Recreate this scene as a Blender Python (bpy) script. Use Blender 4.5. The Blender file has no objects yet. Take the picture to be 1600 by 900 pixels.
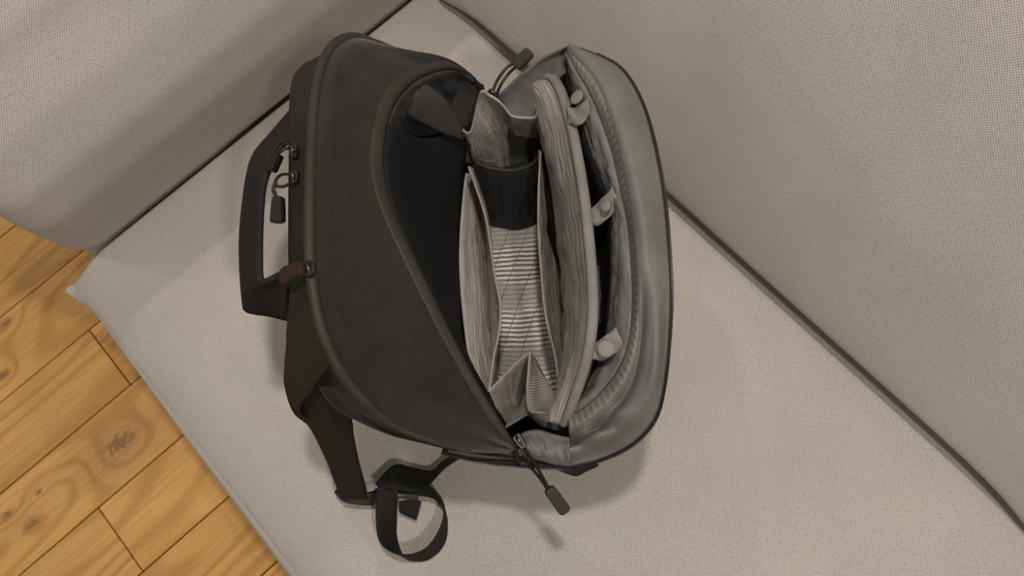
import bpy, bmesh, math, random
from mathutils import Vector, Matrix, noise
random.seed(7)
scn = bpy.context.scene
col = scn.collection

# ---------------------------------------------------------------- camera
F_PX = 1450.0          # focal length in pixels of the 1600 x 900 frame
CAM_H = 1.10           # camera height above the seat (z = 0 is the seat top)
AX = Vector((0.6656, 0.6795, -0.3085))      # sofa length, camera axes (right, down, forward)
AY = Vector((0.7398, -0.6554, 0.1525))      # towards the sofa back
AX.normalize(); AY = (AY - AX * AX.dot(AY)).normalized()
AZ = AX.cross(AY).normalized()
def ray(px, py):
    r = Vector(((px - 800) / F_PX, (py - 450) / F_PX, 1.0))
    return Vector((AX.dot(r), AY.dot(r), AZ.dot(r)))
_r = ray(645, 22)
CAM = -_r * (CAM_H / -_r.z)
def at(px, py, z):
    """world point at height z seen at a pixel of the photograph"""
    r = ray(px, py)
    return CAM + r * ((z - CAM.z) / r.z)
cam_d = bpy.data.cameras.new('camera'); cam = bpy.data.objects.new('camera', cam_d); col.objects.link(cam)
cam_d.sensor_width = 36; cam_d.lens = 36 * F_PX / 1600; cam_d.clip_start = 0.01
right = Vector((AX.x, AY.x, AZ.x)); down = Vector((AX.y, AY.y, AZ.y)); fwd = Vector((AX.z, AY.z, AZ.z))
m = Matrix((right, -down, -fwd)).transposed().to_4x4(); m.translation = CAM
cam.matrix_world = m
scn.camera = cam

# ---------------------------------------------------------------- world, lamps, exposure
w = bpy.data.worlds.new('room_light'); scn.world = w; w.use_nodes = True
w.node_tree.nodes['Background'].inputs[0].default_value = (1.0, 0.955, 0.90, 1)
w.node_tree.nodes['Background'].inputs[1].default_value = 0.225
def lamp(name, loc, power, radius, cone, blend, color=(1.0, 0.905, 0.80)):
    # downlights in the ceiling, all pointing straight down
    d = bpy.data.lights.new(name, 'SPOT'); d.energy = power; d.shadow_soft_size = radius; d.color = color
    d.spot_size = math.radians(cone); d.spot_blend = blend
    o = bpy.data.objects.new(name, d); o.location = loc; col.objects.link(o); return o
lamp('downlight_over_bag', (0.655, -0.13, 1.85), 50, 0.04, 120, .6)
lamp('downlight_over_armrest', (-0.34, 0.02, 1.90), 20, 0.03, 84, .9)
lamp('downlight_over_far_seat', (1.50, -0.38, 1.90), 46, 0.05, 110, .7)
lamp('downlight_over_floor', (-0.80, -1.40, 1.90), 44, 0.05, 84, 1.0)
vs = scn.view_settings
vs.view_transform = 'Standard'; vs.look = 'None'; vs.gamma = 1; vs.use_curve_mapping = False
vs.exposure = 0.0

# ---------------------------------------------------------------- materials
def newmat(name):
    mt = bpy.data.materials.new(name); mt.use_nodes = True
    nt = mt.node_tree; b = nt.nodes['Principled BSDF']
    return mt, nt, b
class NT:
    def __init__(s, nt): s.nt = nt
    def n(s, t, **k):
        o = s.nt.nodes.new(t)
        for a, v in k.items():
            if a.startswith('i_'):
                key = a[2:]; o.inputs[int(key) if key.isdigit() else key].default_value = v
            else: setattr(o, a, v)
        return o
    def l(s, a, b): s.nt.links.new(a, b)
    def math(s, op, a, b=None, c=None):
        o = s.n('ShaderNodeMath', operation=op)
        for i, v in enumerate((a, b, c)):
            if v is None: continue
            if isinstance(v, (int, float)): o.inputs[i].default_value = v
            else: s.l(v, o.inputs[i])
        return o.outputs[0]
    def mix(s, f, a, b, bt='MIX'):
        o = s.n('ShaderNodeMix', data_type='RGBA', blend_type=bt)
        for sock, v in ((o.inputs[0], f), (o.inputs[6], a), (o.inputs[7], b)):
            if isinstance(v, (int, float)): sock.default_value = v
            elif isinstance(v, tuple): sock.default_value = (*v, 1) if len(v) == 3 else v
            else: s.l(v, sock)
        return o.outputs[2]
    def ramp(s, fac, stops):
        o = s.n('ShaderNodeValToRGB'); s.l(fac, o.inputs[0]); e = o.color_ramp.elements
        while len(e) < len(stops): e.new(0.5)
        for el, (p, c) in zip(e, stops):
            el.position = p; el.color = (*c, 1) if isinstance(c, tuple) else (c, c, c, 1)
        return o.outputs[0]
    def uv(s, scale=1.0):
        t = s.n('ShaderNodeUVMap'); mp = s.n('ShaderNodeMapping'); mp.inputs['Scale'].default_value = (scale, scale, scale) if isinstance(scale, (int, float)) else scale
        s.l(t.outputs[0], mp.inputs[0]); return mp.outputs[0]
    def obj(s, scale=(1, 1, 1)):
        t = s.n('ShaderNodeTexCoord'); mp = s.n('ShaderNodeMapping'); mp.inputs['Scale'].default_value = scale
        s.l(t.outputs['Object'], mp.inputs[0]); return mp.outputs[0]
    def noise(s, vec, scale, detail=2, rough=.5):
        o = s.n('ShaderNodeTexNoise'); s.l(vec, o.inputs['Vector']); o.inputs['Scale'].default_value = scale
        o.inputs['Detail'].default_value = detail; o.inputs['Roughness'].default_value = rough; return o.outputs[0]
    def bump(s, h, b, strength=.4, dist=.001, prev=None):
        o = s.n('ShaderNodeBump'); o.inputs['Strength'].default_value = strength; o.inputs['Distance'].default_value = dist
        s.l(h, o.inputs['Height'])
        if prev is not None: s.l(prev, o.inputs['Normal'])
        if b is not None: s.l(o.outputs[0], b.inputs['Normal'])
        return o.outputs[0]
    def sep(s, v):
        o = s.n('ShaderNodeSeparateXYZ'); s.l(v, o.inputs[0]); return o.outputs

def mat_sofa():
    mt, nt, b = newmat('grey_woven_upholstery'); N = NT(nt)
    u = N.uv()
    jit = N.noise(u, 190, 2)
    ox, oy, oz = N.sep(u)
    PITCH = 2 * math.pi / 0.0029
    ax = N.math('ADD', N.math('MULTIPLY', ox, PITCH), N.math('MULTIPLY', jit, 2.8))
    ay = N.math('ADD', N.math('MULTIPLY', oy, PITCH), N.math('MULTIPLY', jit, 2.8))
    weave = N.math('MULTIPLY', N.math('SINE', ax), N.math('SINE', ay))
    w01 = N.math('MULTIPLY_ADD', weave, .5, .5)
    spk = N.noise(u, 520, 2, .7)
    base = N.mix(N.ramp(w01, [(.10, 0.0), (.52, 1.0)]), (.22, .206, .186), (.60, .566, .52))
    slub = N.ramp(N.noise(u, 330, 3, .7), [(.30, .72), (.46, 1.0), (.75, 1.06)])
    big = N.ramp(N.noise(u, 6, 3, .6), [(.3, .93), (.7, 1.05)])
    c = N.mix(1.0, base, slub, 'MULTIPLY'); c = N.mix(1.0, c, big, 'MULTIPLY')
    c = N.mix(N.ramp(spk, [(.66, 0.0), (.74, .55)]), c, (.12, .11, .10))
    N.l(c, b.inputs['Base Color']); b.inputs['Roughness'].default_value = .95; b.inputs['Specular IOR Level'].default_value = .12
    b.inputs['Sheen Weight'].default_value = .15; b.inputs['Sheen Roughness'].default_value = .6
    N.bump(w01, b, .35, .0008)
    return mt
def mat_simple(name, c, rough=.6, spec=.3, fleck=None, bscale=700, bstr=.25, sheen=0, bdist=.0006):
    mt, nt, b = newmat(name); N = NT(nt)
    v = N.obj()
    n1 = N.noise(v, bscale, 2, .7); n2 = N.noise(v, 22, 3, .6)
    cc = N.mix(1.0, c, N.ramp(n2, [(.3, .82), (.7, 1.15)]), 'MULTIPLY')
    if fleck: cc = N.mix(N.ramp(n1, [(.60, 0.0), (.78, .75)]), cc, fleck)
    N.l(cc, b.inputs['Base Color']); b.inputs['Roughness'].default_value = rough; b.inputs['Specular IOR Level'].default_value = spec
    b.inputs['Sheen Weight'].default_value = sheen
    N.bump(n1, b, bstr, bdist)
    return mt
def mat_ribbed(name, dark, light, pitch, rough=.5, axis=0, crease=.5, band=False, spec=.35):
    """lining woven with fine cross ribs; uv in metres"""
    mt, nt, b = newmat(name); N = NT(nt)
    u = N.uv(); s = N.sep(u)
    wob = N.noise(u, 16, 3, .6)
    a = N.math('ADD', N.math('MULTIPLY', s[axis], 2 * math.pi / pitch), N.math('MULTIPLY', wob, 7.0))
    st = N.math('MULTIPLY_ADD', N.math('SINE', a), .5, .5)
    c = N.mix(N.ramp(st, [(.3, 0.0), (.7, 1.0)]), dark, light)
    if band:      # bands where the satin catches light, mixed into the colour
        bn = N.math('MULTIPLY_ADD', N.math('SINE', N.math('ADD', N.math('MULTIPLY', s[axis], 2 * math.pi / .085), N.math('MULTIPLY', wob, 5.0))), .5, .5)
        flat = N.mix(.5, dark, tuple(x * .62 for x in light))
        c = N.mix(N.ramp(bn, [(.18, 0.85), (.55, 0.0)]), c, flat)
        lam = N.math('MULTIPLY_ADD', N.math('SINE', N.math('ADD', N.math('MULTIPLY', s[axis], 2 * math.pi / .05), N.math('MULTIPLY', s[1 - axis], 260.0))), .5, .5)
        c = N.mix(N.ramp(lam, [(.985, 0.0), (.998, .8)]), c, tuple(x * .8 for x in dark))
    cr = N.noise(N.uv((10, 85, 1)) if axis else u, 1.0 if axis else 34, 3, .6)
    N.l(c, b.inputs['Base Color']); b.inputs['Roughness'].default_value = rough; b.inputs['Specular IOR Level'].default_value = spec
    p = N.bump(cr, None, crease, .006)
    N.bump(st, b, .45, .0007, p)
    return mt
def mat_mesh(name, c):
    mt, nt, b = newmat(name); N = NT(nt)
    u = N.uv(); s = N.sep(u)
    k = 2 * math.pi / .0042
    h = N.math('MULTIPLY', N.math('SINE', N.math('MULTIPLY', N.math('ADD', s[0], s[1]), k)), N.math('SINE', N.math('MULTIPLY', N.math('SUBTRACT', s[0], s[1]), k)))
    h = N.math('MULTIPLY_ADD', h, .5, .5)
    cc = N.mix(N.ramp(h, [(.35, 0.0), (.7, 1.0)]), tuple(x * .25 for x in c), c)
    N.l(cc, b.inputs['Base Color']); b.inputs['Roughness'].default_value = .6; b.inputs['Specular IOR Level'].default_value = .3
    N.bump(h, b, .6, .0008)
    return mt
def mat_oak():
    mt, nt, b = newmat('oiled_oak'); N = NT(nt)
    oi = N.n('ShaderNodeObjectInfo'); tc = N.n('ShaderNodeTexCoord')
    cmb = N.n('ShaderNodeCombineXYZ')
    N.l(N.math('MULTIPLY', oi.outputs['Random'], 37.0), cmb.inputs[0]); N.l(N.math('MULTIPLY', oi.outputs['Random'], 91.0), cmb.inputs[1])
    add = N.n('ShaderNodeVectorMath', operation='ADD'); N.l(tc.outputs['Object'], add.inputs[0]); N.l(cmb.outputs[0], add.inputs[1])
    def mp(sc):
        o = N.n('ShaderNodeMapping'); o.inputs['Scale'].default_value = sc; N.l(add.outputs[0], o.inputs[0]); return o.outputs[0]
    geo = N.n('ShaderNodeNewGeometry')
    knots = []
    for kx, ky, size in ((186, 694, 1.0), (14, 802, .45), (50, 820, .4), (3, 588, .5), (9, 508, .4), (60, 770, .22)):
        p = at(kx, ky, -0.370); d = N.n('ShaderNodeVectorMath', operation='SUBTRACT'); N.l(geo.outputs['Position'], d.inputs[0]); d.inputs[1].default_value = p
        m2 = N.n('ShaderNodeVectorMath', operation='MULTIPLY'); N.l(d.outputs[0], m2.inputs[0]); m2.inputs[1].default_value = (1 / (.030 * size), 1 / (.055 * size), 0)
        ln = N.n('ShaderNodeVectorMath', operation='LENGTH'); N.l(m2.outputs[0], ln.inputs[0]); knots.append((ln.outputs['Value'], size))
    near = None
    for kd, size in knots:
        g = N.math('POWER', 2.718, N.math('MULTIPLY', N.math('MULTIPLY', kd, kd), -.55))
        g = N.math('MULTIPLY', g, size)
        near = g if near is None else N.math('ADD', near, g)
    fig = N.math('ADD', N.noise(mp((4.2, .75, 5)), 1.0, 2, .4), N.math('MULTIPLY', near, .16))
    rings = N.math('MULTIPLY_ADD', N.math('SINE', N.math('MULTIPLY', fig, 105.0)), .5, .5)
    grain = N.noise(mp((150, 4, 50)), 1.0, 3, .6)
    fine = N.noise(mp((620, 14, 50)), 1.0, 2, .6)
    c = N.ramp(grain, [(.2, (.56, .285, .078)), (.5, (.70, .378, .112)), (.8, (.78, .45, .15))])
    c = N.mix(N.math('MULTIPLY', N.ramp(rings, [(.45, 0.0), (1.0, 1.0)]), .58), c, (.46, .21, .045))
    tone = N.ramp(oi.outputs['Random'], [(0, .88), (.5, 1.0), (1, 1.10)])
    c = N.mix(1.0, c, tone, 'MULTIPLY')
    cloud = N.ramp(N.noise(mp((4, 1.2, 3)), 2.0, 3, .6), [(.3, .86), (.7, 1.08)])
    c = N.mix(1.0, c, cloud, 'MULTIPLY')
    c = N.mix(N.math('MULTIPLY', near, .38), c, (.26, .125, .042))
    crk = N.noise(mp((45, 22, 5)), 1.0, 4, .6)
    for kd, size in knots:
        core = N.math('ADD', kd, N.math('MULTIPLY', N.math('ABSOLUTE', N.math('SUBTRACT', crk, .5)), 8.0 if size > .9 else 3.0))
        c = N.mix(N.ramp(core, [(.40, .6), (.85, 0.0)]), c, (.10, .06, .036))
    N.l(c, b.inputs['Base Color']); b.inputs['Roughness'].default_value = .48; b.inputs['Specular IOR Level'].default_value = .35
    N.bump(grain, b, .12, .0008)
    return mt
SOFA = mat_sofa(); OAK = mat_oak()
GROUT = mat_simple('dark_joint_filler', (.06, .045, .035), .9)
LEGM = mat_simple('black_lacquered_metal', (.02, .02, .02), .4)
BLACK = mat_simple('black_brushed_polyester', (.0175, .016, .0138), .9, .2, fleck=(.085, .08, .07), bscale=900, sheen=.25)
PIPE = mat_simple('charcoal_piping', (.034, .031, .027), .62, .35, bscale=1400, bstr=.1)
PAD = mat_simple('dark_brown_padding', (.026, .022, .019), .75, .25, bscale=1500, bstr=.15)
WEB = mat_simple('black_webbing', (.016, .015, .0145), .8, .25, bscale=1300, bstr=.35)
PLAST = mat_simple('black_moulded_plastic', (.010, .009, .0088), .38, .4, bstr=.05)
RUBBER = mat_simple('dark_grey_rubber', (.034, .034, .033), .5, .35, bstr=.05)
BROWN = mat_simple('brown_rubber_grip', (.034, .021, .014), .55, .3, bstr=.05)
METAL, _nt, _b = newmat('dark_zip_metal'); _b.inputs['Base Color'].default_value = (.22, .21, .2, 1); _b.inputs['Metallic'].default_value = 1; _b.inputs['Roughness'].default_value = .3
NYLON = mat_simple('slate_grey_nylon', (.150, .146, .147), .5, .3, bscale=1600, bstr=.12)
NYLON2 = mat_simple('grey_edge_tape', (.215, .207, .195), .75, .25, bscale=900, bstr=.35)
LINING = mat_ribbed('ribbed_grey_lining', (.20, .19, .182), (.40, .382, .365), .0030, .5, 0, .35)
LINING_V = mat_ribbed('creased_grey_lining', (.29, .276, .262), (.54, .515, .49), .0036, .5, 1, .8)
FLOORL = mat_ribbed('ribbed_lining_painted_sheen', (.17, .16, .153), (.78, .74, .70), .0062, .38, 0, .25, band=True)
MESH = mat_mesh('black_mesh', (.030, .031, .034))
DARKG = mat_simple('charcoal_lining_and_shade', (.052, .051, .053), .6, .3, bscale=1200, bstr=.2)
DARKL = mat_simple('black_sleeve_and_pocket_shade', (.0125, .0130, .0135), .75, .25, bscale=1200, bstr=.3)
EDGE = mat_simple('light_grey_binding', (.29, .278, .265), .6, .3, bscale=900, bstr=.3)

# ---------------------------------------------------------------- mesh helpers
def link(name, me, mat=None, parent=None, smooth=True):
    o = bpy.data.objects.new(name, me); col.objects.link(o)
    if mat: me.materials.append(mat)
    if smooth:
        for p in me.polygons: p.use_smooth = True
    if parent: o.parent = parent
    return o
def empty(name, label=None, cat=None, parent=None, kind=None, loc=(0, 0, 0)):
    o = bpy.data.objects.new(name, None); col.objects.link(o); o.empty_display_size = .05
    if label: o['label'] = label
    if cat: o['category'] = cat
    if kind: o['kind'] = kind
    if parent: o.parent = parent
    o.location = loc
    return o
def spline(pts, n):
    """Catmull-Rom through pts, n samples evenly by length"""
    P = [Vector(p) for p in pts]
    if len(P) == 2:
        return [P[0].lerp(P[1], i / (n - 1)) for i in range(n)]
    Q = [2 * P[0] - P[1]] + P + [2 * P[-1] - P[-2]]
    fine = []
    for i in range(1, len(Q) - 2):
        a, b, c, d = Q[i - 1:i + 3]
        for k in range(12):
            t = k / 12
            fine.append(.5 * ((2 * b) + (c - a) * t + (2 * a - 5 * b + 4 * c - d) * t * t + (3 * b - a - 3 * c + d) * t ** 3))
    fine.append(P[-1])
    L = [0]
    for i in range(1, len(fine)): L.append(L[-1] + (fine[i] - fine[i - 1]).length)
    out = []; j = 0
    for i in range(n):
        s = L[-1] * i / (n - 1)
        while j < len(L) - 2 and L[j + 1] < s: j += 1
        d = L[j + 1] - L[j]
        out.append(fine[j].lerp(fine[j + 1], (s - L[j]) / d if d > 1e-9 else 0))
    return out
def px(*pts): return [at(*p) for p in pts]
def grid_mesh(G, uvscale=1.0, closed=False):
    """G[row][col] of Vectors -> mesh with metric uv"""
    nr, nc = len(G), len(G[0]); vs_ = [v for r in G for v in r]
    me = bpy.data.meshes.new('sheet'); fs = []
    for i in range(nr - 1):
        for j in range(nc - 1 + (1 if closed else 0)):
            j2 = (j + 1) % nc
            fs.append((i * nc + j, i * nc + j2, (i + 1) * nc + j2, (i + 1) * nc + j))
    me.from_pydata([tuple(v) for v in vs_], [], fs)
    lu = [0]; mid = G[nr // 2]
    for j in range(1, nc): lu.append(lu[-1] + (mid[j] - mid[j - 1]).length)
    lv = [0]; mc = nc // 2
    for i in range(1, nr): lv.append(lv[-1] + (G[i][mc] - G[i - 1][mc]).length)
    uvl = me.uv_layers.new(name='UVMap')
    for p in me.polygons:
        for li in p.loop_indices:
            vi = me.loops[li].vertex_index
            uvl.data[li].uv = (lu[vi % nc], lv[vi // nc])
    return me
def loft(name, rows, mat, parent, n=48, m=10, thick=.0016, wr=0, wf=22, wseed=0, label=None, stretch=(1, 1), offset=0, pin=True):
    """smooth sheet through row curves (lists of world points)"""
    R = [spline(r, n) for r in rows]
    G = []
    cols = [spline([r[j] for r in R], m) for j in range(n)]
    for i in range(m): G.append([cols[j][i] for j in range(n)])
    if wr:
        H = [r[:] for r in G]
        for i in range(m):
            for j in range(n):
                a = G[min(i + 1, m - 1)][j] - G[max(i - 1, 0)][j]; b = G[i][min(j + 1, n - 1)] - G[i][max(j - 1, 0)]
                nn = a.cross(b)
                if nn.length < 1e-12: continue
                nn.normalize()
                fall = max(0, math.sin(math.pi * i / (m - 1))) ** .5 if pin else 1
                q = G[i][j]; s = noise.noise(Vector((j / n * stretch[0] * wf, i / m * stretch[1] * wf * .4, wseed * 7.3))) + .5 * noise.noise(Vector((j / n * stretch[0] * wf * 2.1, i / m * stretch[1] * wf * .9, wseed * 3.1 + 9)))
                H[i][j] = q + nn * (s * wr * fall)
        G = H
    me = grid_mesh(G)
    o = link(name, me, mat, parent)
    if thick:
        md = o.modifiers.new('thickness', 'SOLIDIFY'); md.thickness = thick; md.offset = offset
    if label: o['label'] = label
    return o
def sweep(pts, prof, n=None, closed=False, up=None, taper=None):
    """profile (list of (a,b)) swept along points -> mesh"""
    P = spline(pts, n) if n else [Vector(p) for p in pts]
    N_ = len(P); G = []
    prev = None
    for i in range(N_):
        t = (P[(i + 1) % N_] - P[i - 1]) if closed else (P[min(i + 1, N_ - 1)] - P[max(i - 1, 0)])
        t.normalize()
        if up is not None: x = Vector(up).cross(t)
        elif prev is None: x = (Vector((0, 0, 1)) if abs(t.z) < .9 else Vector((1, 0, 0))).cross(t)
        else: x = prev - t * prev.dot(t)
        x.normalize(); prev = x; y = t.cross(x)
        k = taper(i / (N_ - 1)) if taper else 1
        G.append([P[i] + x * (a * k) + y * (b * k) for a, b in prof])
    bm = bmesh.new(); V = [[bm.verts.new(v) for v in r] for r in G]; c = len(prof)
    for i in range(N_ - 1 + (1 if closed else 0)):
        for j in range(c):
            bm.faces.new((V[i][j], V[i][(j + 1) % c], V[(i + 1) % N_][(j + 1) % c], V[(i + 1) % N_][j]))
    if not closed:
        bm.faces.new(V[0][::-1]); bm.faces.new(V[-1])
    bmesh.ops.recalc_face_normals(bm, faces=bm.faces)
    me = bpy.data.meshes.new('sweep'); bm.to_mesh(me); bm.free(); return me
def circ(r, n=10, fx=1, fy=1): return [(r * fx * math.cos(2 * math.pi * k / n), r * fy * math.sin(2 * math.pi * k / n)) for k in range(n)]
def tube(name, pts, r, mat, parent, n=60, fx=1, fy=1, closed=False, taper=None, seg=10, label=None):
    o = link(name, sweep(pts, circ(r, seg, fx, fy), n, closed, taper=taper), mat, parent)
    if label: o['label'] = label
    return o
def boxuv(me):
    uvl = me.uv_layers.new(name='UVMap') if not me.uv_layers else me.uv_layers[0]
    for p in me.polygons:
        a = max(range(3), key=lambda k: abs(p.normal[k])); i, j = [(1, 2), (0, 2), (0, 1)][a]
        for li in p.loop_indices:
            v = me.vertices[me.loops[li].vertex_index].co; uvl.data[li].uv = (v[i], v[j])
def rbox(lo, hi, r, n=26, bulge=(0, 0, 0), warp=None):
    """soft box: rounded edges radius r, faces bulging by bulge[axis]"""
    lo = Vector(lo); hi = Vector(hi); bm = bmesh.new()
    def samp(a, b):
        L = b - a; k = 8
        s = [r * (1 - math.cos(math.pi / 2 * i / k)) for i in range(k)]
        inner = [r + (L - 2 * r) * i / n for i in range(n + 1)]
        return [a + x for x in s] + [a + x for x in inner] + [b - x for x in s[::-1]]
    S = [samp(lo[k], hi[k]) for k in range(3)]
    for ax in range(3):
        i, j = [(1, 2), (0, 2), (0, 1)][ax]
        for side in (0, 1):
            rows = []
            for a in S[i]:
                row = []
                for b in S[j]:
                    p = Vector((0, 0, 0)); p[ax] = hi[ax] if side else lo[ax]; p[i] = a; p[j] = b
                    row.append(bm.verts.new(p))
                rows.append(row)
            for x in range(len(rows) - 1):
                for y in range(len(rows[0]) - 1):
                    bm.faces.new((rows[x][y], rows[x + 1][y], rows[x + 1][y + 1], rows[x][y + 1]))
    bmesh.ops.remove_doubles(bm, verts=bm.verts, dist=1e-6)
    for v in bm.verts:
        p = v.co.copy(); q = Vector([min(max(p[k], lo[k] + r), hi[k] - r) for k in range(3)]); d = p - q
        if d.length > 1e-9: p = q + d.normalized() * r
        f = [1 - (2 * (p[k] - lo[k]) / (hi[k] - lo[k]) - 1) ** 2 for k in range(3)]
        for k in range(3):
            s = (2 * (p[k] - lo[k]) / (hi[k] - lo[k]) - 1)
            i, j = [(1, 2), (0, 2), (0, 1)][k]
            p[k] += bulge[k] * s * max(f[i], 0) ** .6 * max(f[j], 0) ** .6
        v.co = p
        if warp: v.co = warp(v.co.copy())
    bmesh.ops.recalc_face_normals(bm, faces=bm.faces)
    me = bpy.data.meshes.new('soft_box'); bm.to_mesh(me); bm.free(); boxuv(me); return me
def hardbox(lo, hi, bev=.002, seg=1):
    bm = bmesh.new(); bmesh.ops.create_cube(bm, size=1)
    for v in bm.verts: v.co = Vector([lo[k] if v.co[k] < 0 else hi[k] for k in range(3)])
    if bev: bmesh.ops.bevel(bm, geom=list(bm.edges), offset=bev, segments=seg, affect='EDGES')
    me = bpy.data.meshes.new('block'); bm.to_mesh(me); bm.free(); return me

# ---------------------------------------------------------------- floor of oak planks
FZ = -0.370
floor = link('floor', hardbox((-2.3, -2.7, FZ - .05), (3.2, 1.6, FZ - .006), 0), GROUT, smooth=False)
floor['kind'] = 'structure'; floor['label'] = 'oak plank floor below the grey sofa'
ROW0, PW = -0.1727, 0.1345
fixed = {0: -0.700, 2: -0.856}         # end joints in view
k = 0
for r in range(-14, 24):
    x0 = ROW0 + PW * r
    if x0 > 3.0 or x0 < -2.2: continue
    y = fixed.get(r, None)
    cuts = [-2.65, 1.55]
    if r in fixed: cuts += [fixed[r], fixed[r] - 1.25, fixed[r] + 1.3]
    else:
        a = -2.65 + random.uniform(.5, 1.1) if not -3 <= r <= 5 else -2.65 + random.uniform(.9, 1.05)
        cuts += [a, a + (1.75 if -3 <= r <= 5 else 1.4), a + 3.0]
    cuts = sorted(c for c in cuts if -2.66 < c < 1.56)
    for a, b in zip(cuts, cuts[1:]):
        if b - a < .15: continue
        me = hardbox((.0011, -(b - a) / 2 + .0009, -.014), (PW - .0011, (b - a) / 2 - .0009, 0), .0012)
        o = link('plank', me, OAK, floor, smooth=False); o.location = (x0, (a + b) / 2, FZ)

# ---------------------------------------------------------------- sofa
sofa = empty('sofa', 'light grey woven fabric sofa with deep seat, thick armrest and back cushions', 'sofa', loc=(0, 0, 0))
FRONT = -.600
def seat_warp(p):
    # pinched ear at the front left corner
    d = Vector((p.x + .024, p.y - FRONT, (p.z + .035) * 1.0)); g = math.exp(-(d.x ** 2 + d.y ** 2 + d.z ** 2) / .022 ** 2)
    p.x -= .008 * g; p.y -= .016 * g
    t = min(1, max(0, 1 - (p.y - FRONT) / .075))
    if p.z > -.09: p.z -= .030 * t * t * (1 - g)
    return p
    d2 = math.exp(-((p.x - .03) ** 2 + (p.y - FRONT - .0) ** 2) / .06 ** 2)
    p.z -= .012 * d2 if p.z > -.05 else 0
    return p
seat = link('seat_cushion', rbox((-0.024, FRONT, -.185), (1.045, .16, 0.0), .010, 40, (0.0, .02, 0.0), seat_warp), SOFA, sofa)
seat2 = link('seat_cushion', rbox((1.055, FRONT, -.185), (2.08, .16, 0.0), .010, 24, (0.0, .02, 0.0)), SOFA, sofa)
ARM_PROFILE = ((-1, -.055), (.004, -.055), (.010, -.034), (.016, -.014), (.024, -.010), (.05, -.002), (.11, .018), (.17, .036), (.23, .036), (.29, .014), (.35, -.025), (.42, -.07), (1, -.07))
def arm_warp(p):
    # the inner face swells over the seat, then leans outwards towards the top
    if p.x > -.20:
        k = min(1, max(0, (p.x + .20) / .12)); z = p.z
        for (z0, d0), (z1, d1) in zip(ARM_PROFILE, ARM_PROFILE[1:]):
            if z0 <= z <= z1:
                t = (z - z0) / (z1 - z0); t = t * t * (3 - 2 * t) if z0 < 0 or z1 > .4 else t
                p.x += (d0 + (d1 - d0) * t) * k; break
    return p
arm = link('armrest', rbox((-.36, -.566, -.30), (.0, .34, .42), .045, 60, (.0, .008, .012), arm_warp), SOFA, sofa)
def back_warp_for(x0, x1):
    def f(p):
        h = max(0, p.z); p.y += .36 * h
        t = min(abs(p.x - x0), abs(p.x - x1))
        p.y += .007 * math.exp(-(p.z / .05) ** 2) * (1 - math.exp(-(t / .16) ** 2)) - .006 * math.exp(-(t / .05) ** 2)
        if p.z < .2: p.z -= .027 * math.exp(-(t / .07) ** 2)
        return p
    return f
back = link('back_cushion', rbox((.002, .020, .035), (1.040, .24, .62), .030, 40, (0.0, .016, .01), back_warp_for(.004, 1.04)), SOFA, sofa)
back2 = link('back_cushion', rbox((1.050, .020, .035), (2.08, .24, .62), .030, 24, (0.0, .016, .01), back_warp_for(1.05, 2.08)), SOFA, sofa)
link('base_frame', hardbox((-.30, -.55, -.30), (2.08, .30, -.19), .01, 2), SOFA, sofa); boxuv(sofa.children[-1].data)
for x in (-.24, 2.0):
    for y in (-.50, .24):
        link('leg', hardbox((x - .02, y - .02, FZ), (x + .02, y + .02, -.295), .003), LEGM, sofa, smooth=False)

# ---------------------------------------------------------------- backpack
bag = empty('backpack', 'black backpack standing wide open on the sofa seat, showing its striped grey lining', 'backpack', loc=at(820, 520, 0))
bpy.context.view_layer.update()
BINV = bag.matrix_basis.inverted()
_bag_parts_start = len(bpy.data.objects)
U = (at(845, 700, 0) - at(800, 345, 0)).normalized(); Vd = Vector((-U.y, U.x, 0))    # bag width and depth directions on the seat
BC = (at(845, 700, 0) + at(800, 345, 0)) / 2 + Vd * .005
def ring(hw, hd, r, z, n=96, c=BC):
    pts = []
    for k in range(n):
        a = 2 * math.pi * k / n; ca, sa = math.cos(a), math.sin(a)
        e = 2 / 5
        x = hw * abs(ca) ** e * (1 if ca > 0 else -1); y = hd * abs(sa) ** e * (1 if sa > 0 else -1)
        pts.append(c + U * x + Vd * y + Vector((0, 0, z)))
    return pts
# outer shell: base ring up to the edge loop
TOP = px((745, 133, .285), (690, 104, .31), (640, 90, .33), (590, 72, .345), (548, 62, .355), (522, 78, .345), (503, 108, .345), (486, 140, .34), (478, 190, .345), (474, 240, .35), (472, 300, .35), (472, 400, .35), (474, 480, .345), (478, 540, .33), (494, 590, .32),
         (520, 634, .325), (570, 662, .30), (615, 680, .285), (665, 692, .265), (720, 705, .25), (790, 714, .235), (850, 724, .225), (890, 729, .225), (935, 716, .235), (985, 692, .255), (1020, 652, .275), (1034, 600, .295), (1042, 520, .31), (1044, 450, .32),
         (1040, 380, .325), (1032, 300, .33), (1017, 220, .335), (997, 157, .34), (968, 110, .342), (930, 88, .342), (888, 76, .318), (852, 93, .296), (817, 118, .275), (787, 144, .252), (762, 148, .25))
def close_spline(P, n):
    s = spline(P + [P[0]], n + 1); return s[:-1]
TL = close_spline(TOP, 160)
def base_point(p, hw, hd, z):
    d = p - BC; a, b = d.dot(U), d.dot(Vd); L = (abs(a / hw) ** 5 + abs(b / hd) ** 5) ** .2
    return BC + U * (a / L) + Vd * (b / L) + Vector((0, 0, z))
rows = []
B0 = [base_point(p, .140, .086, .004) for p in TL]; B1 = [base_point(p, .152, .098, .022) for p in TL]
for fr in (0, .25, .5, .75, 1): 
    rows.append([B1[i].lerp(TL[i], fr) for i in range(len(TL))])
G = [[BC + (p - BC) * .02 + Vector((0, 0, 0)) for p in B0], B0, B1]
G[0] = [Vector((BC.x + (p.x - BC.x) * .02, BC.y + (p.y - BC.y) * .02, .004)) for p in B0]
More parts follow.
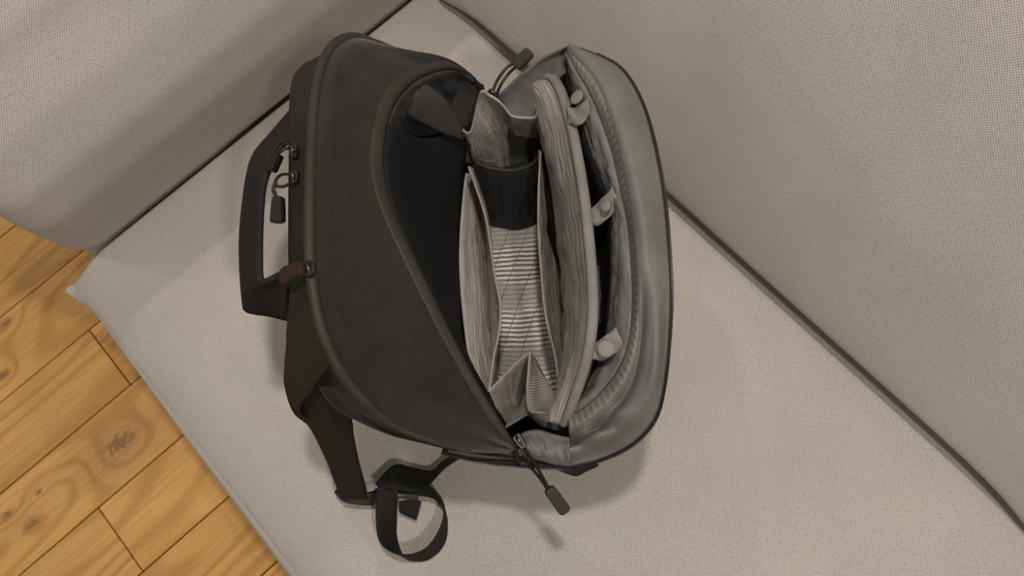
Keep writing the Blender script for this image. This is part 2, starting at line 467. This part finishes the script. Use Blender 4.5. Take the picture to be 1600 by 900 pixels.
for i in range(1, 11):
    fr = i / 10
    G.append([B1[k].lerp(TL[k], fr ** 1.0) for k in range(len(TL))])
me = grid_mesh(G, closed=True)
shell = link('body_shell', me, BLACK, bag); md = shell.modifiers.new('thickness', 'SOLIDIFY'); md.thickness = .002; md.offset = 0

# hood: the black top panel between the back seam and the mouth
PIP = px((748, 131, .29), (700, 103, .318), (640, 86, .338), (590, 69, .352), (552, 60, .366), (522, 74, .378), (503, 108, .388), (493, 160, .396), (488, 230, .405), (485, 310, .41), (485, 390, .41), (490, 450, .405), (502, 510, .395),
         (520, 556, .38), (546, 600, .36), (580, 636, .335), (615, 664, .31), (662, 685, .29), (722, 702, .268), (800, 704, .252))
RIM = px((752, 140, .285), (738, 118, .305), (706, 105, .325), (668, 112, .345), (636, 132, .363), (613, 163, .376), (601, 205, .384), (597, 250, .386), (604, 300, .386), (622, 352, .382), (650, 412, .372), (682, 478, .357), (715, 543, .338), (745, 600, .318), (775, 650, .295), (806, 698, .268))
HN = 90
PS, RS = spline(PIP, HN), spline(RIM, HN)
def hood_pt(i, f):
    p = PS[i].lerp(RS[i], f); s = i / (HN - 1)
    h = .016 * math.sin(math.pi * f) * max(0, math.sin(math.pi * s)) ** .7
    # soft dents in the cloth
    h += .010 * noise.noise(Vector((s * 7, f * 2.2, 3.7))) * math.sin(math.pi * f) + .0025 * noise.noise(Vector((s * 17, f * 5, 1.2))) * math.sin(math.pi * f)
    return p + Vector((0, 0, h))
G = [[hood_pt(i, f / 16 * (1 - min(.5, .003 / max((PS[i] - RS[i]).length, .006)))) for i in range(HN)] for f in range(17)]
hood = link('hood_panel', grid_mesh(G), BLACK, bag); md = hood.modifiers.new('thickness', 'SOLIDIFY'); md.thickness = .0025; md.offset = 0
# binding band along the mouth, with two stitch lines
def band_rows(f0, f1, lift): return [[hood_pt(i, f) + Vector((0, 0, lift)) for i in range(HN)] for f in (f0, (f0 + f1) / 2, f1)]
NF = [max(.0, 1 - .0085 / max((PS[i] - RS[i]).length, .0086)) for i in range(HN)]
G = [[hood_pt(i, NF[i] + (1.003 - NF[i]) * q) + Vector((0, 0, .0022 * math.sin(math.pi * (.15 + .7 * q)) + .0006)) for i in range(HN)] for q in (0, .25, .5, .75, 1)]
G.append([RS[i] + Vector((0, 0, -.006)) for i in range(HN)])
bind = link('mouth_binding', grid_mesh(G), PIPE, hood)
md = bind.modifiers.new('thickness', 'SOLIDIFY'); md.thickness = .001; md.offset = 0
def stitches(name, curve, mat, parent, step=.0042, ln=.0026, r=.00035, lift=.001):
    bm = bmesh.new(); P = spline(curve, int(sum((curve[i + 1] - curve[i]).length for i in range(len(curve) - 1)) / step) + 2)
    for a, b in zip(P, P[1:]):
        d = (b - a).normalized(); mid = (a + b) / 2 + Vector((0, 0, lift))
        x = d.cross(Vector((0, 0, 1))).normalized() * r; z = Vector((0, 0, r)); h = d * ln / 2
        vv = [bm.verts.new(mid + s * h + t) for s in (-1, 1) for t in (x, z, -x, -z)]
        for k in range(4): bm.faces.new((vv[k], vv[(k + 1) % 4], vv[4 + (k + 1) % 4], vv[4 + k]))
        bm.faces.new(vv[:4]); bm.faces.new(vv[4:])
    me = bpy.data.meshes.new('stitches'); bm.to_mesh(me); bm.free(); o = link(name, me, mat, parent); o['kind'] = 'stuff'; return o
# back seam piping
tube('back_seam_piping', [p + Vector((0, 0, .0025)) for p in PS[11:85]], .0050, PIPE, bag, 140, taper=lambda t: min(1, .25 + t * 7, .3 + (1 - t) * 3.2))
HALFLINE = [hood_pt(i, .022 / max((PS[i] - RS[i]).length, .03)) + Vector((0, 0, .0014)) for i in range(24, 62)]
stitches('seam_stitching', HALFLINE, PIPE, hood)
# back panel padding seen left of the piping
EDL = px((520, 82, .355), (496, 112, .355), (472, 118, .345), (460, 142, .345), (457, 190, .355), (457, 260, .36), (457, 340, .36), (457, 420, .36), (458, 480, .355), (454, 540, .33), (450, 585, .31), (453, 620, .29), (470, 650, .27))
EDR = [PS[int(16 + 46 * k / 12)] + Vector((0, 0, -.002)) for k in range(13)]
EDM = [EDL[k].lerp(EDR[k], .5) + Vector((0, 0, .008)) for k in range(13)]
EDD = [p + Vector((0.012, .010, -.12)) for p in EDL]
loft('back_padding', [EDD, EDL, EDM, EDR], PAD, bag, 70, 16, .002, label='dark padded back panel edge')

# lower skirt of the hood down to the shell
SK0 = [PS[i] + Vector((0, 0, -.001)) for i in range(56, HN)]
def inward(p, d, dz):
    v = BC - p; v.z = 0; v.normalize(); return p + v * d + Vector((0, 0, dz))
loft('lower_side_panel', [SK0, [inward(p, .004, -.03) for p in SK0], [inward(p, .020, -.075) for p in SK0]], BLACK, bag, 50, 8, .0018)
# --- inside, left: black sleeve wall under the hood
i0 = 6
C1 = [RS[i] + Vector((0, 0, -.006)) for i in range(30, 88, 3)]
SLV = px((735, 196, .235), (729, 230, .21), (725, 270, .185), (720, 320, .16), (717, 370, .14), (717, 430, .13), (719, 490, .13), (724, 535, .135), (740, 575, .15), (765, 620, .18), (800, 690, .235))
C1m = [a.lerp(b, .5) + Vector((-.008, -.006, -.03)) for a, b in zip(spline(C1, 12), spline(SLV, 12))]
loft('laptop_sleeve', [C1, C1m, SLV], DARKL, bag, 60, 18, .002, wr=.004, wf=8, wseed=2, label='black sleeve fabric inside the back')
# upper end lining, left of the pleat
C2 = [RS[i] + Vector((0, 0, -.005)) for i in range(2, 34, 2)]
UPL = px((752, 150, .24), (742, 185, .22), (735, 200, .215), (726, 210, .21), (716, 216, .205), (690, 225, .20), (660, 230, .205), (632, 236, .215))
loft('end_lining', [C2, [a.lerp(b, .5) + Vector((-.01, .012, -.02)) for a, b in zip(spline(C2, 10), spline(UPL, 10))], UPL], DARKG, bag, 50, 16, .0016, wr=.004, wf=14, wseed=5)
# fold of sleeve lining seen behind the pleat
FA = px((655, 122, .335), (690, 150, .31), (712, 180, .28), (722, 200, .258))
FB = px((612, 165, .345), (645, 185, .31), (690, 207, .27), (724, 218, .248))
loft('sleeve_flap', [FA, [a.lerp(b, .5) + Vector((0, 0, .006)) for a, b in zip(FA, FB)], FB], DARKG, bag, 30, 10, .002)
# pocket layers against the back wall
L1a = px((726, 270, .17), (720, 330, .15), (717, 400, .135), (721, 470, .13), (729, 540, .135), (742, 590, .15), (768, 645, .19))
L1b = px((742, 285, .12), (762, 345, .065), (770, 400, .045), (774, 450, .042), (776, 510, .045), (776, 570, .06), (780, 630, .10))
L1m = [a.lerp(b, .45) + Vector((.004, .004, .006)) for a, b in zip(L1a, L1b)]
loft('inner_pocket', [L1a, L1m, L1b], LINING_V, bag, 60, 14, .0016, wr=.003, wf=16, wseed=11)
L2a = px((732, 260, .215), (745, 296, .205), (759, 340, .195), (766, 380, .19), (773, 430, .185), (782, 480, .18), (779, 522, .18), (771, 560, .182), (764, 612, .188))
L2b = px((735, 272, .15), (751, 320, .12), (759, 370, .09), (761, 420, .07), (763, 470, .066), (765, 510, .07), (766, 550, .085), (764, 585, .105), (764, 618, .145))
L2m = [a.lerp(b, .5) + Vector((.003, .003, .004)) for a, b in zip(L2a, L2b)]
p2 = loft('inner_pocket', [L2a, L2m, L2b], LINING_V, bag, 60, 14, .0016, wr=.002, wf=14, wseed=13)
tube('pocket_binding', L2a, .0014, EDGE, p2, 70)

# --- bag floor
FLA = px((742, 335, .020), (752, 420, .020), (762, 500, .020), (775, 580, .020), (788, 645, .022))
FLB = px((800, 330, .024), (812, 420, .024), (824, 500, .024), (838, 580, .024), (848, 650, .024))
FLC = px((862, 326, .022), (876, 420, .021), (888, 500, .021), (900, 580, .021), (902, 640, .022))
loft('bottom_lining', [FLA, FLB, FLC], FLOORL, bag, 60, 14, .0016, wr=.0022, wf=9, wseed=21, label='shiny striped grey bottom lining')

# --- upper end: white bound pleat and mesh pocket
EB = px((716, 193, .25), (724, 204, .245), (731, 208, .243), (737, 203, .245), (743, 180, .256), (747, 160, .268), (753, 143, .285), (763, 148, .28), (779, 158, .275), (791, 171, .265), (800, 181, .258), (818, 184, .254), (835, 183, .256), (841, 174, .265), (846, 166, .272))
EBd = px((722, 255, .14), (728, 258, .14), (735, 258, .14), (745, 262, .14), (756, 264, .14), (768, 265, .14), (786, 266, .14), (790, 266, .12), (797, 266, .11), (804, 266, .105), (812, 265, .10), (822, 262, .10), (832, 258, .11), (840, 250, .12), (848, 240, .14))
EBm = [a.lerp(b, .5) + Vector((0, 0, 0)) for a, b in zip(EB, EBd)]
for k in range(3, 8): EBm[k] += Vector((.006, -.006, .012))
for k in range(8, 14): EBm[k] += Vector((-.010, .014, -.03))
g1 = loft('end_pleat', [EB, EBm, EBd], LINING, bag, 90, 20, .0016, wr=.0015, wf=30, wseed=31)
tube('pleat_binding', EB, .0017, EDGE, g1, 110)
MB_ = px((741, 252, .17), (765, 262, .162), (800, 266, .158), (830, 257, .163), (847, 238, .178))
MBd = px((760, 350, .03), (785, 356, .028), (806, 358, .028), (826, 354, .028), (848, 344, .03))
MBm = [a.lerp(b, .5) + Vector((.006, -.006, .008)) for a, b in zip(MB_, MBd)]
mp_ = loft('mesh_pocket', [MB_, MBm, MBd], MESH, bag, 50, 14, .0012, wr=.003, wf=12, wseed=17, label='black mesh pocket at the end wall')
tube('pocket_binding', MB_, .0026, PIPE, mp_, 60)
loft('mesh_gusset', [px((738, 256, .19), (752, 300, .13), (768, 345, .05)), px((752, 262, .17), (768, 300, .11), (782, 350, .035))], MESH, bag, 20, 5, .001)

# --- divider with padded bound edge
DV = px((846, 128, .285), (852, 119, .295), (864, 122, .302), (878, 146, .31), (892, 192, .314), (903, 246, .315), (912, 300, .315), (919, 360, .313), (925, 430, .308), (926, 500, .30), (917, 560, .285), (903, 606, .265), (889, 645, .245), (880, 664, .23))
DC = px((846, 150, .25), (845, 185, .22), (850, 225, .19), (858, 265, .15), (866, 305, .115), (873, 345, .085), (878, 390, .06), (882, 430, .05), (885, 470, .05), (887, 510, .055), (887, 550, .07), (885, 590, .10), (881, 625, .15), (878, 655, .2))
DMa = [a.lerp(b, .35) + Vector((-.007, -.009, .012)) for a, b in zip(spline(DV, 16), spline(DC, 16))]
DMb = [a.lerp(b, .7) + Vector((-.006, -.007, .010)) for a, b in zip(spline(DV, 16), spline(DC, 16))]
dv = loft('divider', [DV, DMa, DMb, DC], LINING_V, bag, 80, 18, .004, wr=.0035, wf=16, wseed=41)
tube('divider_binding', DV, .0052, NYLON2, dv, 110, 1.0, .75)
DP = px((845, 235, .20), (842, 285, .19), (841, 335, .18), (842, 380, .175), (846, 430, .17), (850, 475, .168), (857, 515, .168), (866, 550, .17), (872, 590, .175), (874, 625, .18))
DPd = px((853, 240, .16), (862, 290, .12), (870, 335, .085), (876, 385, .06), (881, 430, .05), (884, 475, .05), (886, 515, .06), (887, 555, .08), (884, 590, .11), (879, 628, .16))
DPm = [a.lerp(b, .5) + Vector((-.003, -.003, .004)) for a, b in zip(DP, DPd)]
dp = loft('divider_pocket', [DP, DPm, DPd], LINING_V, dv, 70, 14, .0016, wr=.0025, wf=18, wseed=43)
tube('pocket_binding', DP, .0012, EDGE, dv, 70)
# divider back face down into the front pocket
DB = [p + Vector((.0015, .002, -.005)) for p in DV]
DBd = [Vector((p.x + .012, p.y + .018, .03)).lerp(DC[min(i, len(DC) - 1)], .25) for i, p in enumerate(DV)]
loft('divider_back', [DB, DBd], DARKG, bag, 60, 8, .0016)  # charcoal colour stands in for the shade behind the divider

# --- front pocket: gathered inner edge, stitched seam, nylon lip
SE = px((884, 84, .338), (900, 110, .34), (922, 148, .337), (942, 195, .332), (958, 245, .327), (970, 300, .322), (980, 350, .317), (986, 410, .312), (988, 470, .305), (984, 525, .297), (970, 570, .285), (945, 606, .268), (915, 635, .252), (888, 651, .238))
FO = px((887, 74, .348), (912, 95, .352), (938, 130, .352), (958, 180, .350), (975, 240, .346), (988, 300, .341), (996, 360, .336), (1001, 420, .331), (1003, 480, .324), (1001, 535, .315), (986, 588, .30), (958, 632, .282), (925, 665, .266), (890, 688, .247))
ZE = px((890, 72, .342), (930, 86, .344), (969, 109, .343), (999, 156, .34), (1019, 220, .335), (1034, 300, .33), (1042, 380, .326), (1046, 450, .32), (1044, 520, .31), (1036, 600, .296), (1021, 654, .277), (985, 693, .257), (935, 717, .24), (890, 728, .23))
FZm = [a.lerp(b, .5) + Vector((0, 0, .004)) for a, b in zip(FO, ZE)]
LN, LM = 200, 26
_R = [spline(r, LN) for r in (SE, FO, FZm, ZE)]
_C = [spline([r[j] for r in _R], LM) for j in range(LN)]
LG = [[_C[j][i] for j in range(LN)] for i in range(LM)]
for i in range(LM):
    for j in range(LN):
        sv, f = j / (LN - 1), i / (LM - 1); a = min(1, max(0, (sv - .55) / .15)); e = max(0, math.sin(math.pi * f)) ** .6
        if f > .25:
            w1 = .42 + .05 * math.sin(sv * 14) ; w2 = .74 + .04 * math.sin(sv * 11 + 1)
            fold = -1.0 * math.exp(-((f - w1) / .10) ** 2) + .75 * math.exp(-((f - w2) / .13) ** 2) + .55 * noise.noise(Vector((sv * 7, f * 3.0, 8.1)))
            e2 = min(1, max(0, (sv - .82) / .06))      # short cross creases near the bottom seam
            fold += e2 * .45 * math.sin(sv * 70 + f * 9) * math.exp(-((f - .5) / .3) ** 2)
            LG[i][j] = LG[i][j] + Vector((0, 0, (.015 * a + .0008) * min(1, (f - .25) * 5) * e * fold))
lip = link('front_lip', grid_mesh(LG), NYLON, bag); md = lip.modifiers.new('thickness', 'SOLIDIFY'); md.thickness = .0016; md.offset = 0
# gathered elastic tape beside the seam: little puckers
Pn = 420; G = []
TB0 = [spline(LG[k], Pn) for k in range(0, 8)]
for f in range(8):
    b_ = math.sin(math.pi * f / 7)
    G.append([TB0[f][i] + Vector((0, 0, +.0014 + .0018 * b_ + .0010 * math.sin(i * .78 + f * .7) * b_)) for i in range(Pn)])
tp = link('elastic_tape', grid_mesh(G), NYLON2, lip); md = tp.modifiers.new('thickness', 'SOLIDIFY'); md.thickness = .001
stitches('tape_stitching', [p + Vector((0, 0, .001)) for p in LG[9][::6]], NYLON2, lip)
# pocket edge gathered inwards from the seam
IN = px((886, 92, .328), (894, 130, .322), (906, 178, .314), (921, 228, .306), (935, 268, .302), (948, 300, .299), (956, 340, .296), (956, 400, .289), (955, 450, .279), (948, 505, .264), (936, 560, .248), (914, 608, .238), (900, 632, .232), (889, 648, .228))
INm = [a.lerp(b, .5) + Vector((0, 0, .008)) for a, b in zip(SE, IN)]
loft('gathered_pocket_edge', [SE, INm, IN], NYLON, bag, 120, 12, .0016, wr=.0035, wf=22, wseed=51, pin=True)
INd = [Vector((p.x - .035, p.y - .040, max(.05, p.z - .19))) for p in IN]
loft('front_pocket_wall', [IN, [a.lerp(b, .5) + Vector((.008, .01, 0)) for a, b in zip(IN, INd)], INd], DARKL, bag, 60, 10, .0016, wr=.004, wf=14, wseed=52)  # grey fabric coloured near black to paint in the pocket's deep shade
# grey stuff pocket lying low in the lower half of the front pocket
QA = px((928, 420, .22), (926, 470, .22), (922, 520, .22), (912, 565, .21), (900, 605, .20))
QB = px((950, 390, .20), (956, 440, .20), (954, 500, .20), (945, 555, .195), (925, 600, .195))
loft('pocket_gusset', [QA, [a.lerp(b, .5) + Vector((0, 0, -.012)) for a, b in zip(QA, QB)], QB], NYLON, bag, 40, 10, .0014, wr=.004, wf=10, wseed=57)
# top end of the front compartment: grey gusset from the corner to the notch
TA = px((886, 73, .342), (850, 90, .322), (815, 115, .302), (785, 143, .276), (768, 150, .27))
TB = px((890, 110, .315), (868, 128, .298), (848, 155, .275), (828, 186, .25), (800, 194, .242))
TBm = [a.lerp(b, .45) + Vector((-.004, .006, .004)) for a, b in zip(TA, TB)]
loft('front_gusset', [TA, TBm, TB], NYLON, bag, 50, 14, .0018, wr=.0015, wf=8, wseed=61)
loft('front_gusset', [px((886, 78, .338), (893, 110, .31), (902, 150, .27), (910, 200, .2)), px((868, 110, .27), (880, 140, .25), (890, 180, .2), (900, 220, .14))], NYLON, bag, 24, 6, .0014)

# --- lower end: folded gusset
HA = px((764, 612, .188), (785, 590, .18), (808, 566, .172), (828, 550, .168))
HB = px((778, 640, .16), (795, 622, .14), (812, 604, .125), (824, 584, .12))
HC = px((795, 668, .14), (805, 650, .12), (812, 630, .105), (818, 606, .10))
g2 = loft('end_pleat', [HA, HB, HC], LINING, bag, 30, 12, .0016, wr=.0015, wf=8, wseed=71)
tube('pleat_binding', HA, .0016, EDGE, g2, 30)
KA = px((828, 550, .168), (826, 580, .168), (824, 610, .17), (827, 640, .178), (845, 645, .186), (872, 647, .20))
KB = px((834, 558, .14), (846, 580, .14), (856, 597, .145), (864, 612, .15), (870, 625, .165), (876, 640, .19))
g3 = loft('end_pleat', [KA, [a.lerp(b, .5) + Vector((0, 0, -.006)) for a, b in zip(KA, KB)], KB], LINING, bag, 40, 10, .0016)
tube('pleat_binding', KA, .0015, EDGE, g3, 50)
loft('end_pleat', [px((827, 641, .177), (845, 646, .185), (874, 648, .198)), px((833, 655, .16), (850, 668, .165), (878, 676, .19))], LINING, bag, 24, 8, .0016)
loft('end_lining', [px((790, 668, .19), (812, 656, .17), (826, 650, .15), (840, 660, .15), (872, 672, .17)), px((800, 640, .09), (812, 625, .08), (822, 615, .07), (840, 630, .07), (868, 640, .09))], LINING, bag, 30, 10, .0016)
loft('zip_gusset', [px((802, 688, .24), (820, 675, .246), (842, 672, .244), (866, 679, .24), (890, 684, .244)), px((812, 700, .25), (830, 700, .252), (850, 704, .25), (870, 706, .248), (891, 706, .25)), px((818, 710, .24), (840, 718, .238), (860, 724, .236), (876, 727, .234), (891, 728, .234))], NYLON, bag, 40, 14, .0016, wr=.004, wf=9, wseed=77)
loft('zip_gusset', [px((700, 704, .225), (740, 708, .23), (790, 709, .232), (830, 706, .236)), px((700, 708, .215), (740, 716, .215), (790, 721, .215), (835, 723, .22))], NYLON, bag, 30, 5, .0016)

# --- zipper along the lip and the lower edge
ZT = ZE + px((850, 727, .228), (810, 724, .224), (760, 719, .22), (715, 710, .222), (690, 704, .225))
tp2 = [p + Vector((0, 0, -.002)) for p in ZT]
zip_ = link('zipper_tape', sweep(tp2, circ(.0030, 8, 1.0, .8), 200), WEB, bag)
bm = bmesh.new(); TP = spline([p + Vector((0, 0, -.0012)) for p in ZT[1:]], 330)
for a, b in zip(TP, TP[1:]):
    d = (b - a).normalized(); x = d.cross(Vector((0, 0, 1))).normalized(); mid = (a + b) / 2 + x * .0 ; 
    out = (mid - BC); out.z = 0; out.normalize()
    mt4 = Matrix.Translation(mid + out * .0030); c = bmesh.ops.create_cube(bm, size=1)['verts']
    for v in c: v.co = mid + out * (.0030 + v.co.x * .0022) + d * (v.co.y * .0010) + Vector((0, 0, v.co.z * .0018))
me = bpy.data.meshes.new('teeth'); bm.to_mesh(me); bm.free()
zt = link('zipper_teeth', me, PLAST, zip_, smooth=False); zt['kind'] = 'stuff'
# dark tab of the base pocket peeking out under the lip
loft('bottom_tab', [px((865, 730, .20), (890, 732, .20), (935, 726, .205)), px((880, 736, .19), (900, 742, .185), (915, 735, .19))], WEB, bag, 16, 5, .003)

# --- snap tabs joining divider and pocket edge
def snap(a, b, c, disc, r, nrm):
    """fabric tab a->b->c with a covered button"""
    t = empty('snap_tab', parent=bag)
    pts = px(a, b, c); P = spline(pts, 16); wv = Vector((0, 0, 1)).cross((pts[-1] - pts[0]).normalized()).normalized() * .0085 + Vector((0, 0, .003))
    G = [[p + wv * f + Vector((0, 0, .002 * math.sin(f * 3 + i * .6))) for i, p in enumerate(P)] for f in (-1, -.6, -.2, .2, .6, 1)]
    s = link('tab', grid_mesh(G), NYLON2, t); md = s.modifiers.new('thickness', 'SOLIDIFY'); md.thickness = .002
    prof = [(0, 1.0), (.55, 1.0), (.8, .8), (.95, .45), (1, 0), (.97, -.5), (0, -.5)]
    n = 24; ctr = at(*disc); nz = Vector(nrm).normalized(); x = nz.orthogonal().normalized(); y = nz.cross(x)
    G = [[ctr + (x * math.cos(2 * math.pi * k / n) + y * math.sin(2 * math.pi * k / n)) * (r * max(q, .001)) + nz * (h * .0022) for k in range(n)] for q, h in prof]
    link('button', grid_mesh(G, closed=True), NYLON2, t)
snap((886, 178, .322), (903, 182, .328), (920, 162, .338), (901, 152, .336), .0075, (-.5, -.35, .8))
snap((913, 330, .31), (932, 338, .30), (962, 305, .318), (946, 322, .318), .0058, (-.4, -.5, .75))
snap((922, 545, .29), (940, 548, .285), (968, 525, .295), (947, 545, .30), .0080, (.1, -.2, 1))

# --- grab handle
HE1 = px((474, 196, .36), (448, 222, .372), (428, 252, .378), (414, 292, .38), (409, 350, .38), (408, 405, .378), (409, 432, .376), (415, 438, .374), (438, 427, .37), (470, 410, .365))
HE2 = px((466, 160, .32), (425, 208, .325), (397, 243, .33), (385, 288, .335), (377, 360, .335), (377, 420, .33), (381, 470, .320), (387, 486, .317), (425, 493, .315), (472, 506, .315))
HM = [a.lerp(b, .5) + Vector((-.004, -.003, .003)) for a, b in zip(HE1, HE2)]
loft('grab_handle', [HE1, HM, HE2], WEB, bag, 80, 10, .004)

# --- shoulder strap with webbing and ladder buckle
st = empty('shoulder_strap', parent=bag)
SA = px((452, 565, .30), (450, 600, .285), (462, 640, .25), (488, 664, .22), (512, 712, .15), (527, 752, .085), (536, 776, .05))
SB = px((488, 560, .31), (512, 606, .30), (545, 650, .26), (552, 690, .21), (560, 725, .14), (570, 760, .075), (574, 776, .045))
SM = [a.lerp(b, .5) + Vector((-.004, -.004, .008)) for a, b in zip(SA, SB)]
loft('strap_pad', [SA, SM, SB], WEB, st, 60, 12, .008, label='padded black shoulder strap')
loft('buckle', [px((524, 768, .03), (536, 752, .045)), px((538, 782, .03), (560, 772, .05)), px((560, 786, .028), (584, 770, .045)), px((584, 788, .022), (590, 764, .035))], PLAST, st, 6, 16, .005)
loft('webbing', [px((586, 756, .035), (616, 727, .03), (640, 730, .028), (672, 736, .025), (690, 722, .02), (706, 710, .020), (735, 684, .018), (760, 664, .016)), px((592, 762, .04), (625, 766, .045), (650, 768, .042), (668, 760, .035), (695, 732, .022), (722, 714, .018), (748, 692, .016), (772, 674, .014))], WEB, st, 40, 6, .0022)
loft('webbing_tail', [px((588, 764, .045), (587, 800, .042), (592, 842, .040), (612, 862, .045), (640, 867, .050), (668, 855, .050), (688, 825, .048), (694, 795, .047), (684, 772, .045), (655, 752, .038), (622, 752, .03)),
                      px((621, 766, .048), (620, 800, .03), (619, 835, .012), (628, 866, .006), (645, 876, .006), (672, 872, .006), (695, 846, .010), (697, 805, .016), (680, 780, .03), (650, 774, .032), (622, 772, .03))], WEB, st, 90, 8, .002)
loft('webbing_end', [px((624, 783, .022), (640, 781, .022), (658, 783, .022)), px((624, 800, .018), (636, 806, .018), (650, 812, .018))], WEB, st, 12, 5, .004)

# --- zip pulls
def grip(name, a, b, wa, wb, th, mat, parent):
    """moulded tapered grip from a to b"""
    d = b - a; L = d.length; d.normalize(); s = d.cross(Vector((0, 0, 1))).normalized(); z = s.cross(d)
    G = []
    for f, k in ((0, .55), (.04, .9), (.15, 1), (.6, 1.0), (.88, .98), (.97, .85), (1, .5)):
        wv = (wa + (wb - wa) * f) * k; c = a + d * (L * f); h = th * (.6 + .4 * k)
        G.append([c + s * (x * wv) + z * (y * h) for x, y in ((-.5, -.25), (-.35, -.5), (.35, -.5), (.5, -.25), (.5, .25), (.35, .5), (-.35, .5), (-.5, .25))])
    bm = bmesh.new(); V = [[bm.verts.new(v) for v in r] for r in G]
    for i in range(len(V) - 1):
        for j in range(8): bm.faces.new((V[i][j], V[i][(j + 1) % 8], V[i + 1][(j + 1) % 8], V[i + 1][j]))
    bm.faces.new(V[0][::-1]); bm.faces.new(V[-1]); bmesh.ops.recalc_face_normals(bm, faces=bm.faces)
    me = bpy.data.meshes.new('grip'); bm.to_mesh(me); bm.free()
    return link(name, me, mat, parent, smooth=False)
def slider(parent, c, d, size=.010, mat=PLAST):
    c = Vector(c); d = Vector(d).normalized()
    G = []; s = d.cross(Vector((0, 0, 1))).normalized()
    o = grip('slider', c - d * size * .6, c + d * size * .6, size * .9, size * .6, size * .6, mat, parent)
    br = [c - d * size * .4 + Vector((0, 0, size * .2)), c + Vector((0, 0, size * .62)), c + d * size * .4 + Vector((0, 0, size * .2))]
    link('slider_bridge', sweep(br, circ(size * .13, 8), 12), METAL, parent)
def loopcord(parent, pts, r, mat=PLAST): return tube('cord', pts, r, mat, parent, 40, seg=8)
z1 = empty('zip_pull', parent=bag)       # lower end
slider(z1, at(812, 690, .262), at(822, 705, .26) - at(805, 680, .265), .012)
loopcord(z1, px((806, 700, .262), (812, 720, .25), (828, 730, .243), (842, 745, .232), (858, 768, .222)), .0016)
loopcord(z1, px((820, 702, .262), (829, 715, .252), (842, 735, .240), (850, 750, .230), (860, 768, .222)), .0016)
loopcord(z1, px((806, 690, .262), (805, 706, .258), (812, 722, .25), (826, 722, .25), (824, 704, .26)), .0014)
gp = grip('grip', at(857, 763, .224), at(884, 800, .205), .0115, .0125, .007, RUBBER, z1)
z2 = empty('zip_pull', parent=bag)       # upper end
slider(z2, at(770, 148, .272), at(775, 150, .27) - at(760, 140, .27), .010)
loopcord(z2, px((769, 146, .275), (775, 130, .28), (784, 115, .285), (795, 103, .288), (808, 96, .29)), .0016)
loopcord(z2, px((776, 147, .275), (784, 130, .282), (794, 116, .286), (804, 106, .29), (813, 100, .292)), .0016)
grip('grip', at(805, 104, .29), at(829, 80, .30), .0125, .0125, .008, RUBBER, z2)
z3 = empty('zip_pull', parent=bag)       # two small pulls by the handle
slider(z3, at(460, 238, .392), Vector((U.x, U.y, 0)), .010)
loopcord(z3, px((462, 236, .395), (450, 226, .398), (440, 222, .398), (430, 232, .396), (424, 246, .393)), .0014)
loopcord(z3, px((460, 234, .393), (448, 232, .394), (440, 236, .394), (432, 242, .393)), .0014)
grip('grip', at(433, 240, .392), at(423, 268, .388), .0125, .010, .010, PLAST, z3)
z4 = empty('zip_pull', parent=bag)
slider(z4, at(461, 278, .394), Vector((U.x, U.y, 0)), .010)
loopcord(z4, px((463, 282, .396), (452, 273, .397), (440, 273, .396), (431, 281, .394), (432, 290, .392), (444, 291, .391), (456, 285, .392)), .0014)
loopcord(z4, px((431, 284, .394), (427, 296, .392), (430, 304, .391), (433, 316, .390)), .0018)
grip('grip', at(435, 307, .392), at(434, 349, .386), .0105, .0135, .009, PLAST, z4)
z5 = empty('zip_pull', parent=bag)       # brown grip on the back seam
grip('grip', at(474, 418, .418), at(440, 432, .400), .012, .0155, .006, BROWN, z5)
slider(z5, at(485, 422, .418), Vector((U.x, U.y, 0)), .009)
loopcord(z5, px((474, 414, .418), (484, 410, .42), (490, 418, .42), (486, 430, .418), (476, 428, .418)), .0014)

# parts were modelled in world space: hang them on the bag's base point
bpy.context.view_layer.update()
for o in list(bag.children):
    o.matrix_parent_inverse = BINV
